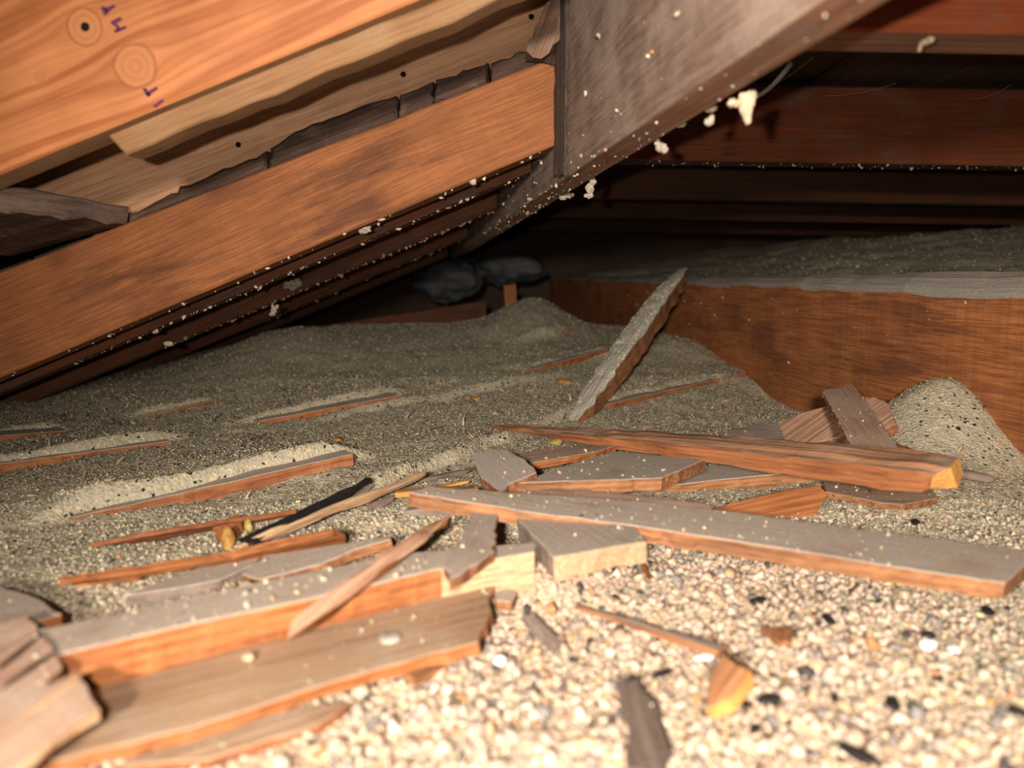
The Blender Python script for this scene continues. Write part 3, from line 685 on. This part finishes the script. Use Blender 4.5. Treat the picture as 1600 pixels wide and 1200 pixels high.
slab('grey_lath', 'grey curved lath piece with dark broken front edge, lower left', 'lath',
     [(197, 930), (300, 914), (345, 905), (396, 882), (408, 868), (341, 876), (255, 906)], [(300, 900, .010)], .008, (M_grey, M_dkgrey), grain=((197, 930), (405, 868)), group='grey lath pieces')
slab('grey_lath', 'grey lath piece with thin brown edge, right of the curved one', 'lath',
     [(379, 897), (405, 905), (499, 882), (555, 858), (611, 842), (608, 838), (517, 852), (412, 868)], [(480, 870, .016), (390, 897, .010)], .008, (M_grey, M_brown), grain=((405, 904), (600, 842)), group='grey lath pieces')
slab('orange_lath', 'long thin orange lath tapering to a point, left', 'lath',
     [(92, 902), (250, 885), (400, 862), (470, 849), (500, 852), (535, 845), (538, 832), (520, 826), (470, 836), (340, 864), (200, 886)], [(300, 880, .012), (520, 840, .016), (400, 846, .024)], .006, (M_fresh, M_fresh), grain=((92, 902), (538, 832)), crumbs=.1)
slab('red_sliver', 'thin red-brown sliver pointing left under the small orange chip', 'lath',
     [(140, 848), (240, 838), (330, 822), (460, 800), (462, 795), (330, 814), (240, 828)], [(300, 828, .006), (450, 799, .008), (300, 820, .014)], .004, (M_redlath, M_redlath), crumbs=.2)
slab('orange_chip', 'small square orange wood chip standing in the insulation', 'wood chip',
     [(330, 820), (372, 803), (380, 826), (345, 853)], [(345, 852, .000), (378, 828, .006), (335, 818, .011)], .003, (M_fresh, M_fresh), crumbs=0)
p0, p1 = G(372, 856, .010), G(664, 740, .018)
stick('pale_lath', 'pale split lath lying diagonally beside a black strip, centre left', 'lath', p0, p1, [(0, .003, .002), (.15, .006, .004), (.6, .0075, .005), (.97, .007, .004), (1, .005, .003)], (M_blond, M_blond), roll=0.5)
p0, p1 = G(384, 848, .012), G(576, 750, .018)
stick('black_strip', 'black charred strip alongside the pale diagonal lath', 'strip', p0, p1, [(0, .012, .004), (.3, .013, .005), (.8, .007, .004), (1, .005, .003)], (M_black, M_black), roll=0.3, bow=-.002)
slab('grey_sliver', 'small grey sliver lying across the diagonal lath', 'wood chip', [(372, 856), (420, 832), (500, 800), (560, 765), (590, 752), (560, 780), (470, 822), (400, 858)], [(450, 825, .006)], .003, (M_grey, M_dkgrey), crumbs=0)
p0, p1 = G(455, 988, .036), G(703, 806, .046)
stick('long_splinter', 'orange-brown pointed splinter lying diagonally over the sheathing board', 'splinter', p0, p1, [(0, .006, .003), (.15, .008, .006), (.5, .009, .008), (.75, .009, .007), (.82, .004, .0035), (1, .001, .001)], (M_pink, M_fresh), roll=0.5, ends=(.012, .002))
slab('grey_lath', 'short grey lath strip with a broken brown end under the long board', 'lath',
     [(692, 884), (702, 906), (722, 896), (733, 886), (748, 880), (764, 867), (773, 841), (780, 800), (738, 800), (722, 835), (708, 860)], [(735, 860, .042)], .007, (M_grey, M_brown), grain=((700, 895), (758, 800)), jit=.0012)
slab('wood_block', 'thick grey-topped wood block with pale sawn front face', 'wood block',
     [(865, 870), (1010, 846), (990, 815), (960, 800), (806, 808)], [(900, 850, .032)], .0145, (M_grey, M_blond, M_dkgrey), grain=((800, 815), (865, 870)), side_of={4: 2})
# the long board
slab('long_board', 'long grey-topped board with orange front edge, reaching the right border', 'board',
     [(640, 769), (668, 760), (720, 764), (860, 774), (1000, 783), (1150, 800), (1350, 828), (1480, 843), (1612, 862), (1600, 885), (1572, 910), (1400, 886), (1200, 853), (1000, 822), (850, 803), (730, 784)][::-1],
     [(690, 772, .052), (1560, 890, .030), (1300, 815, .036)], .0115, (M_grey, M_brown), grain=((660, 765), (1560, 905)), crumbs=1.5)
slab('split_lath', 'orange split lath tucked behind the left half of the long board', 'lath',
     [(806, 768), (860, 763), (950, 768), (1110, 788), (1110, 803), (940, 788), (812, 779)], [(850, 768, .038)], .008, (M_greypink, M_fresh))
p0, p1 = G(622, 771, .026), G(742, 764, .030)
stick('yellow_splinter', 'short yellow-brown splinter at the left tip of the long board', 'splinter', p0, p1, [(0, .012, .004), (.4, .012, .006), (1, .004, .003)], (M_brown, M_yellow), n=8)
slab('flat_board', 'flat grey board with brown rough edge, lying behind the long board', 'board',
     [(787, 755), (909, 751), (1035, 746), (1101, 718), (957, 705), (895, 724), (838, 744)], [(900, 740, .040)], .012, (M_grey, M_brown), grain=((787, 755), (1035, 746)))
slab('tapered_board', 'dark grey-brown tapered board piece, left end of the debris pile', 'board',
     [(737, 712), (751, 745), (787, 772), (794, 756), (838, 738), (820, 717), (792, 703), (765, 702)], [(780, 725, .044), (760, 740, .040)], .010, (M_dustgrey, M_brown), grain=((760, 704), (800, 750)))
slab('small_lath', 'small brown lath with an orange edge behind the flat board', 'lath',
     [(806, 713), (825, 724), (870, 716), (930, 706), (962, 696), (900, 696), (841, 700)], [(860, 705, .030)], .008, (M_greypink, M_fresh))
# long splintered stick on top
p0, p1 = G(760, 664, .006), G(1482, 741, .066)
stick('splintered_stick', 'long red-brown splintered stick with a sawn yellow end, lying across the pile', 'stick', p0, p1,
      [(0, .002, .0015), (.12, .010, .007), (.3, .018, .012), (.55, .026, .019), (.8, .031, .023), (.97, .034, .024), (1, .030, .018)], (M_streak, M_redlath, M_yellow), roll=0.32, n=40, rough=0.0016, ends=(.002, .010))
slab('lath_offcut', 'pinkish sawn lath offcut leaning below the joist, under a crossing board', 'offcut',
     [(1213, 661), (1232, 699), (1242, 698), (1320, 681), (1383, 670), (1400, 662), (1387, 630), (1368, 620), (1350, 622), (1296, 633), (1242, 648)], [(1240, 698, .010), (1383, 670, .016), (1300, 634, .040)], .012, (M_pink, M_brown), grain=((1225, 685), (1290, 640)))
slab('dark_lath', 'dark grey weathered lath next to the pinkish offcut', 'lath',
     [(1122, 676), (1140, 688), (1236, 702), (1215, 660), (1179, 662)], [(1140, 686, .006), (1234, 700, .008), (1190, 662, .026)], .010, (M_dkgrey, M_brown), grain=((1122, 676), (1225, 680)))
slab('crossing_board', 'flat brown-grey board crossing over the pinkish offcut, propped on the joist', 'board',
     [(1285, 610), (1343, 718), (1420, 720), (1384, 671), (1352, 624), (1333, 601)], [(1300, 612, .064), (1345, 716, .050), (1415, 716, .047)], .006, (M_greypink, M_brown), grain=((1300, 605), (1380, 716)))
slab('bark_piece', 'small curved grey piece beneath the crossing board', 'wood chip', [(1282, 700), (1292, 710), (1345, 714), (1330, 690), (1306, 688)], [(1310, 700, .016)], .006, (M_greypink, M_brown), crumbs=0)
p0, p1 = G(1462, 733, .012), G(1552, 749, .010)
stick('dark_stick', 'short dark brown stick poking out beyond the sawn yellow end', 'stick', p0, p1, [(0, .010, .010), (.9, .010, .009), (1, .007, .006)], (M_dkgrey, M_dkgrey), n=10)
p0, p1 = G(1385, 690, .020), G(1470, 722, .018)
stick('thin_twig', 'thin brown splinter beside the crossing board', 'splinter', p0, p1, [(0, .002, .002), (.5, .005, .004), (1, .003, .003)], (M_brown, M_brown), n=10)
slab('orange_wedge', 'orange wedge-shaped board face rising from the insulation behind the long board', 'wedge',
     [(1085, 806), (1200, 815), (1276, 806), (1293, 770), (1278, 757), (1221, 767), (1105, 796)], [(1180, 812, .0), (1276, 806, .0), (1278, 757, .022)], .014, (M_fresh, M_grey), grain=((1107, 797), (1278, 758)), crumbs=0)
slab('grey_offcut', 'grey-brown offcut under the sawn yellow stick end', 'offcut', [(1290, 768), (1380, 786), (1412, 788), (1465, 778), (1458, 764), (1380, 752), (1287, 752)], [(1400, 775, .012)], .006, (M_greypink, M_brown))

# leaning stick
p0, p1 = G(898, 664, -.004), PY(1066, 426, 1.74)
dd = (p1 - p0).normalized()
vw = (CAM - (p0 + p1) / 2).normalized(); upv = (vw + Vector((-0.45, 0, 0.10))).normalized()
stick('leaning_stick', 'split stick with crumbly grey-green face, leaning upright against the joist', 'stick', p0, p1,
      [(0, .020, .015), (.06, .032, .022), (.3, .046, .030), (.55, .050, .032), (.8, .044, .030), (.93, .034, .024), (1, .020, .014)], (M_crumbdust, M_brown), up=upv, n=90, rough=0.0022, ends=(.004, .012))
LEAN = (p0.copy(), p1.copy(), upv.copy())

# foreground bits
p0, p1 = G(905, 948, .006), G(1130, 1019, .008)
stick('thin_stick', 'thin brown stick lying in the cream granules, foreground centre', 'stick', p0, p1, [(0, .0015, .0015), (.4, .005, .004), (1, .007, .006)], (M_dkgrey, M_brown), n=16)
p0, p1 = G(826, 966, .007), G(873, 1010, .005)
stick('grey_peg', 'small dark grey peg of wood with a shadow, foreground centre', 'wood chip', p0, p1, [(0, .007, .007), (1, .006, .006)], (M_dkgrey, M_dkgrey), n=6)
slab('grey_nub', 'short grey nub of wood touching the broken plank end', 'wood chip', [(772, 925), (775, 938), (800, 940), (808, 926), (795, 918)], [(790, 930, .012)], .006, (M_grey, M_brown), crumbs=0)
slab('amber_chunk', 'amber and brown wood chunk with a bright split end, foreground right', 'wood chunk', [(1105, 1090), (1102, 1108), (1140, 1090), (1172, 1046), (1150, 1036), (1130, 1022), (1108, 1062)], [(1140, 1060, .018), (1105, 1100, .008)], .009, (M_brown, M_yellow), crumbs=0)
slab('bark_flake', 'grey-brown bark flake at the bottom edge of the picture', 'bark', [(962, 1062), (975, 1110), (982, 1150), (980, 1200), (1030, 1210), (1048, 1170), (1038, 1140), (1025, 1095), (1000, 1062)], [(1000, 1120, .009)], .003, (M_bark, M_bark), jit=.001, crumbs=.5)
slab('brown_chip', 'small brown triangular chip in the foreground granules', 'wood chip', [(1188, 980), (1215, 1003), (1236, 1002), (1240, 980)], [(1215, 990, .008)], .003, (M_brown, M_brown), crumbs=0)
slab('blurred_lath', 'short brown lath piece at the bottom edge, left of the granules', 'lath', [(178, 1196), (330, 1185), (500, 1130), (545, 1098), (430, 1110), (300, 1150)], [(350, 1150, .006)], .005, (M_tan, M_redlath), crumbs=1)
slab('plank_chip', 'small brown chip below the broken plank end', 'wood chip', [(630, 1052), (650, 1062), (700, 1040), (690, 1026)], [(660, 1045, .006)], .004, (M_brown, M_brown), crumbs=0)
def lump(name, label, cat, u, v, r, mat, sc=(1, 1, .7), dz=.003, group=None, n=1):
    p = G(u, v, dz); bm = bmesh.new(); bmesh.ops.create_icosphere(bm, subdivisions=2, radius=r)
    sd = random.random() * 50
    for vv in bm.verts:
        k = 1 + 0.30 * float(vnoise(np.array(vv.co.x / r * 1.3 + sd), np.array(vv.co.y / r * 1.3 + vv.co.z / r)))
        vv.co = Vector((vv.co.x * sc[0] * k, vv.co.y * sc[1] * k, vv.co.z * sc[2] * k))
    me = bpy.data.meshes.new(name); bm.to_mesh(me); bm.free(); me.materials.append(mat)
    o = link_mesh(name, me); o.location = p; o.rotation_euler = (0, 0, random.uniform(0, 3)); tag(o, label, cat, group); return o
lump('white_pebble', 'bright white pebble, left of the pair at the right foreground', 'pebble', 1449, 1006, .0052, M_white, group='white pebbles')
lump('white_pebble', 'smaller bright white pebble, right of the pair at the right foreground', 'pebble', 1490, 1017, .004, M_white, group='white pebbles')
lump('white_pebble', 'white pebble on the granules just below the wood block', 'pebble', 980, 874, .0045, M_white, sc=(1.5, 1, .6), group='white pebbles')
lump('white_pebble', 'white pebble left of the dark grey peg', 'pebble', 780, 1032, .004, M_white, group='white pebbles')
lump('white_pebble', 'white flat pebble at the tip of the thin stick, lower side', 'pebble', 1105, 1026, .004, M_white, sc=(2, 1, .6), group='white pebbles')
for (u, v, r, sx, lb) in ((1395, 1100, .0055, 1.5, 'black chip right of centre in the near foreground'), (1200, 1093, .0075, 1.4, 'largest black chip, right of the amber chunk'), (1180, 1137, .005, 1.4, 'black oval chip below the largest black chip'), (1340, 1178, .0065, 1.8, 'long black chip at the bottom edge'),
                      (1182, 938, .0055, 2.0, 'slim black chip under the long board'), (1295, 968, .0055, 1.5, 'black chip midway below the long board'), (1593, 1112, .006, 1, 'black chip at the right border'), (1035, 1052, .0045, 1.7, 'black sliver left of the amber chunk'),
                      (1450, 992, .0055, 1.4, 'black chip beside the white pebbles'), (1165, 1100, .004, 1.2, 'small black chip beside the largest one'), (1305, 1092, .004, 1.3, 'small black chip between two bigger chips'), (1545, 955, .006, 1.3, 'black chip under the right end of the long board'), (1430, 815, .006, 1.5, 'blue-black chip behind the long board, right')):
    lump('black_chip', lb, 'chip', u, v, r * .8, M_black, sc=(sx, .8, .45), group='black chips in the granules')
lump('nut_shell', 'yellow-olive nut shell beside the splintered stick', 'shell', 869, 691, .009, M_shellg, sc=(1.2, .9, .6), dz=.006)
lump('nut_shell', 'brown nut shell on the bare middle slope', 'shell', 743, 624, .008, M_shell, sc=(1.3, .8, .5))
lump('nut_shell', 'orange-yellow shell left of the leaning stick', 'shell', 880, 597, .010, M_shell, sc=(1.5, .8, .5))
lump('nut_shell', 'small brown shell on the left, above the pale lath', 'shell', 527, 687, .006, M_shell, sc=(1.3, .8, .5))
lump('nut_shell', 'brown husk leaning on the small orange chip', 'shell', 356, 842, .007, M_shell, sc=(.7, .7, 1.3), dz=.008)
lump('nut_shell', 'pale husk right of the small orange chip', 'shell', 388, 822, .005, M_shellg, sc=(.8, .8, 1.2), dz=.006)
lump('nut_shell', 'round brown husk half behind the flat board, left one', 'shell', 836, 724, .008, M_pink, dz=.012)
lump('nut_shell', 'round brown husk behind the flat board, right one', 'shell', 886, 718, .008, M_pink, dz=.012)
lump('cream_crumb', 'cream crumb lying on the broad tan plank', 'crumb', 388, 1027, .0028, M_tuft, dz=.020)
lump('cream_crumb', 'grey crumb patch on the broad tan plank, right', 'crumb', 610, 998, .005, plain('grey_crumb', (.36, .34, .29), .95, .3, 200), sc=(1.2, 1.4, .3), dz=.019)
lump('cream_crumb', 'cream crumb in the gap before the sheathing board', 'crumb', 384, 915, .005, M_tuft, dz=.012)

for (a_, b2, w_, m_, lb) in (((574, 795), (618, 775), .008, M_dkgrey, 'dark grey splinter right of the pale diagonal lath'), ((655, 752), (738, 733), .007, M_dkgrey, 'dark splinter left of the tapered board'), ((632, 800), (742, 792), .014, M_dkgrey, 'dark brown lath stub under the left tip of the long board'),
                          ((690, 760), (735, 752), .005, M_yellow, 'small amber sliver behind the left tip of the long board'), ((655, 838), (700, 812), .010, M_yellow, 'amber splinter beside the pointed orange-brown splinter tip'), ((120, 915), (215, 905), .004, M_fresh, 'fine orange sliver below the long thin orange lath'), ((1000, 868), (1014, 905), .003, M_fresh, 'thin orange curl right of the wood block')):
    stick('splinter', lb, 'splinter', G(*a_, .006), G(*b2, .008), [(0, w_ * .4, w_ * .3), (.3, w_, w_ * .6), (.8, w_ * .9, w_ * .5), (1, w_ * .3, w_ * .3)], (m_, m_), n=12)
q0, q1, qu = LEAN; qd = (q1 - q0); qs = qu.cross(qd).normalized(); qn = qd.cross(qs).normalized(); qn = qn if qn.dot(qu) > 0 else -qn
n = 900; tq = rng.random(n) * .86 + .02; wq = np.interp(tq, [0, .3, .55, .8, 1], [.02, .046, .05, .044, .02]) * rng.uniform(-.5, .46, n)
hq = np.interp(tq, [0, .3, .55, .8, 1], [.015, .030, .032, .030, .014]) * .5
pq = np.array([tuple(q0 + qd * float(t) + qs * float(w) + qn * float(h)) for t, w, h in zip(tq, wq, hq)])
granules('clinging_crumbs', pq, rng.uniform(.0006, .0022, n), np.array([(.70, .66, .55), (.58, .55, .45), (.76, .71, .58)])[rng.integers(0, 3, n)], OCT_V, OCT_F, label='pale crumbs crusted on the face of the leaning stick')

# crumbs lying on the fallen boards
pos = []; rad = []
for pts, n_, k in TOPS:
    c = sum(pts, Vector()) / len(pts)
    area = sum(((pts[i] - c).cross(pts[(i + 1) % len(pts)] - c)).length / 2 for i in range(len(pts)))
    for _ in range(int(area * 5000 * k)):
        i = random.randrange(len(pts)); a_, b2 = pts[i], pts[(i + 1) % len(pts)]
        s_, t_ = random.random() ** .5, random.random(); p = c + ((a_ * (1 - t_) + b2 * t_) - c) * s_ * .96
        r = 0.0004 + 0.0018 * random.random() ** 4; pos.append(p + n_ * r * .4); rad.append(r)
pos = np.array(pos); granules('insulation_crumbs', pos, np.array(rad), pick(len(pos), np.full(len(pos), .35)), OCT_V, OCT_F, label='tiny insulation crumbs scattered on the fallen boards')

# crumbs clinging under the beams
pos = []; rad = []
for _ in range(330):                                   # hip beam lower edge
    y = 0.30 + 1.25 * random.random() ** 0.8; p = hip_right(y)
    p = p + Vector((-random.random() ** 1.2 * HT * 1.05, 0, -0.0005)) + Vector((0, 0, random.random() ** 6 * .02))
    if random.random() < .35: p.x = hip_left_x(y) - .001; p.z += random.random() * .10
    pos.append(p); rad.append((0.0006 + 0.0026 * random.random() ** 4) * min(1, y / .8))
for y_, dz_, cnt in ((0.90, 0, 45), (1.03, -.002, 110), (1.33, -.004, 170), (1.78, 0, 70)):
    for _ in range(cnt):
        t = random.random(); p = rbl + (rbr - rbl) * t + Vector((0, y_ - RY + random.random() * .035, dz_ - .0008)); pos.append(p); rad.append(0.0008 + 0.0030 * random.random() ** 3)
for _ in range(90):
    y = 0.7 + 1.6 * random.random(); pos.append(Vector((joist_x(y) - .001, y, 0.12 + .17 * random.random()))); rad.append(0.0006 + .0018 * random.random() ** 3)
for _ in range(160):
    x = 0.1 + 1.1 * random.random(); pos.append(Vector((x, 1.16 + random.random() * .04, b2z + .0045 - .016 * (x - .03)))); rad.append(0.0006 + .0022 * random.random() ** 3)
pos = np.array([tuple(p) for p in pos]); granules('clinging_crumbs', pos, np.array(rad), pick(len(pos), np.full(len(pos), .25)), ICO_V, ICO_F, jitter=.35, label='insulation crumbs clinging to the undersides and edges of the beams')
# bigger tufts hanging from the hip beam
def tuft(label, u, v, y, spec, mat=None):
    root = bpy.data.objects.new('insulation_tuft', None); COL.objects.link(root); c = PY(u, v, y); root.location = c
    bm = bmesh.new()
    for (du, dv, r, sx, sz) in spec:
        b3 = bmesh.new(); bmesh.ops.create_icosphere(b3, subdivisions=3, radius=r * y / FPX)
        q = PY(u + du, v + dv, y) - c; sd = random.random() * 40
        mp = {}
        for vv in b3.verts:
            k = 1 + .45 * float(vnoise(np.array(vv.co.x * 330 + sd), np.array(vv.co.z * 330 + vv.co.y * 280))) + .3 * float(vnoise(np.array(vv.co.x * 900 + sd), np.array(vv.co.z * 900 + vv.co.y * 700)))
            mp[vv] = bm.verts.new((q.x + vv.co.x * sx * k, q.y + vv.co.y * k, q.z + vv.co.z * sz * k))
        for f in b3.faces: bm.faces.new([mp[x] for x in f.verts])
        b3.free()
    bpy.data.objects.remove(root)
    me = bpy.data.meshes.new('insulation_tuft'); bm.to_mesh(me); bm.free(); me.materials.append(mat or (M_tuft if u > 1080 and v < 180 else M_tuft2))
    o = link_mesh('insulation_tuft', me); o.location = c; tag(o, label, 'tuft', 'insulation tufts hanging from the beams')
def yh(u): return float(np.interp(u, [770, 905, 1060, 1160, 1255, 1330, 1385], [1.65, .93, .64, .535, .455, .41, .38]))
tuft('largest cream tuft hanging like a tooth below the grey beam', 1160, 165, yh(1160), [(-12, -4, 9, 1.2, .7), (2, -6, 11, 1.1, .9), (14, -14, 7, 1, 1), (6, 6, 10, .8, 1.3), (8, 20, 6, .8, 1.3)])
tuft('pale yellow tuft left of the largest one on the grey beam', 1105, 166, yh(1105), [(-5, -1, 7, 1.1, .8), (5, 4, 7, 1.2, .7)])
tuft('small grey tuft hanging below the pale yellow one', 1107, 190, yh(1100), [(0, 0, 6, 1, .9), (5, -5, 5, 1, 1)])
tuft('tuft at the beam edge above the leaning stick side, left group', 1063, 190, yh(1063), [(0, 0, 8, 1, .9)])
tuft('crumbly grey tuft dangling where level beam meets grey beam', 1033, 230, yh(1033), [(0, 0, 8, 1, .8), (6, 4, 6, 1, .8), (-5, -7, 5, 1, 1)])
tuft('dangling chain of grey crumbs below the beam, far left one', 922, 294, yh(922), [(2, -18, 5, 1, 1.2), (0, 0, 6, .9, 1.2), (-2, 12, 5, 1, 1), (4, -9, 5, 1, 1)])
tuft('flat crumb tuft on the low edge of the beam near the rafter', 888, 305, yh(888), [(0, 0, 6, 1.3, .7), (-8, 4, 5, 1, .8)])
tuft('curled pale tuft on the face of the grey beam', 1160, 103, yh(1185), [(0, -12, 4, .7, 1.5), (0, 0, 4, .8, 1.6), (8, 12, 4, 1.6, .8), (14, 16, 4, 1.4, .8)])
tuft('round cream crumb near the top of the grey beam', 1264, 43, yh(1290), [(0, 0, 6, 1, .9)])
tuft('small tan crumb on the upper face of the grey beam', 1056, 62, 0.60, [(0, -8, 3, .8, 1.6), (1, 6, 4, .9, 1.4)])
tuft('white tuft hanging from the shaded rafter edge, left', 428, 484, 1.25, [(0, 0, 5, .8, 1.3), (-4, 7, 4, 1.2, .8), (5, -5, 3, 1, 1)])
tuft('grey tuft under the shaded rafter, centre left', 457, 445, 1.30, [(0, 0, 8, 1.2, .8), (8, -3, 5, 1, 1)])
tuft('small pale tuft under the shaded rafter, far left', 264, 537, 1.05, [(0, 0, 5, 1.3, .7)])
tuft('grey tuft stuck to the bottom edge of the nearest rafter', 570, 358, 0.925, [(0, 0, 7, 1.2, .8), (-6, 3, 4, 1, 1)])
tuft('pale crumb streak on the joist face above the crossing board', 1341, 592, joist_x(1.18) and 1.16, [(0, 0, 6, .7, 1.6), (-4, -14, 3, .7, 2), (4, 10, 5, .8, 1.4)])
tuft('hanging hooked tuft before the nearest level beam', 1448, 66, 0.56, [(0, 0, 6, 1.4, .6), (-9, 8, 3.5, .8, 1.9), (7, -4, 5, 1, .8)])

# cobweb threads
def thread(p, q, sag=.004):
    return stick('cobweb', None, None, p, q, [(0, .0004, .0004), (1, .0004, .0004)], (M_web,), n=10, rough=0, bow=-sag, ends=(0, 0))
for (u0, v0, y0, u1, v1, y1, lb) in ((1235, 100, .48, 1170, 155, .56, 'short cobweb thread at the tooth-like tuft'), (1400, 130, 1.1, 1290, 150, 1.1, 'faint cobweb thread on the dark roof boards, middle'), (1580, 132, 1.1, 1520, 155, 1.1, 'faint cobweb thread on the dark roof boards, right'), (1270, 90, .6, 1180, 145, 1.1, 'slanting cobweb thread from the beam edge')):
    tag(thread(PY(u0, v0, y0), PY(u1, v1, y1)), lb, 'cobweb', 'cobweb threads')
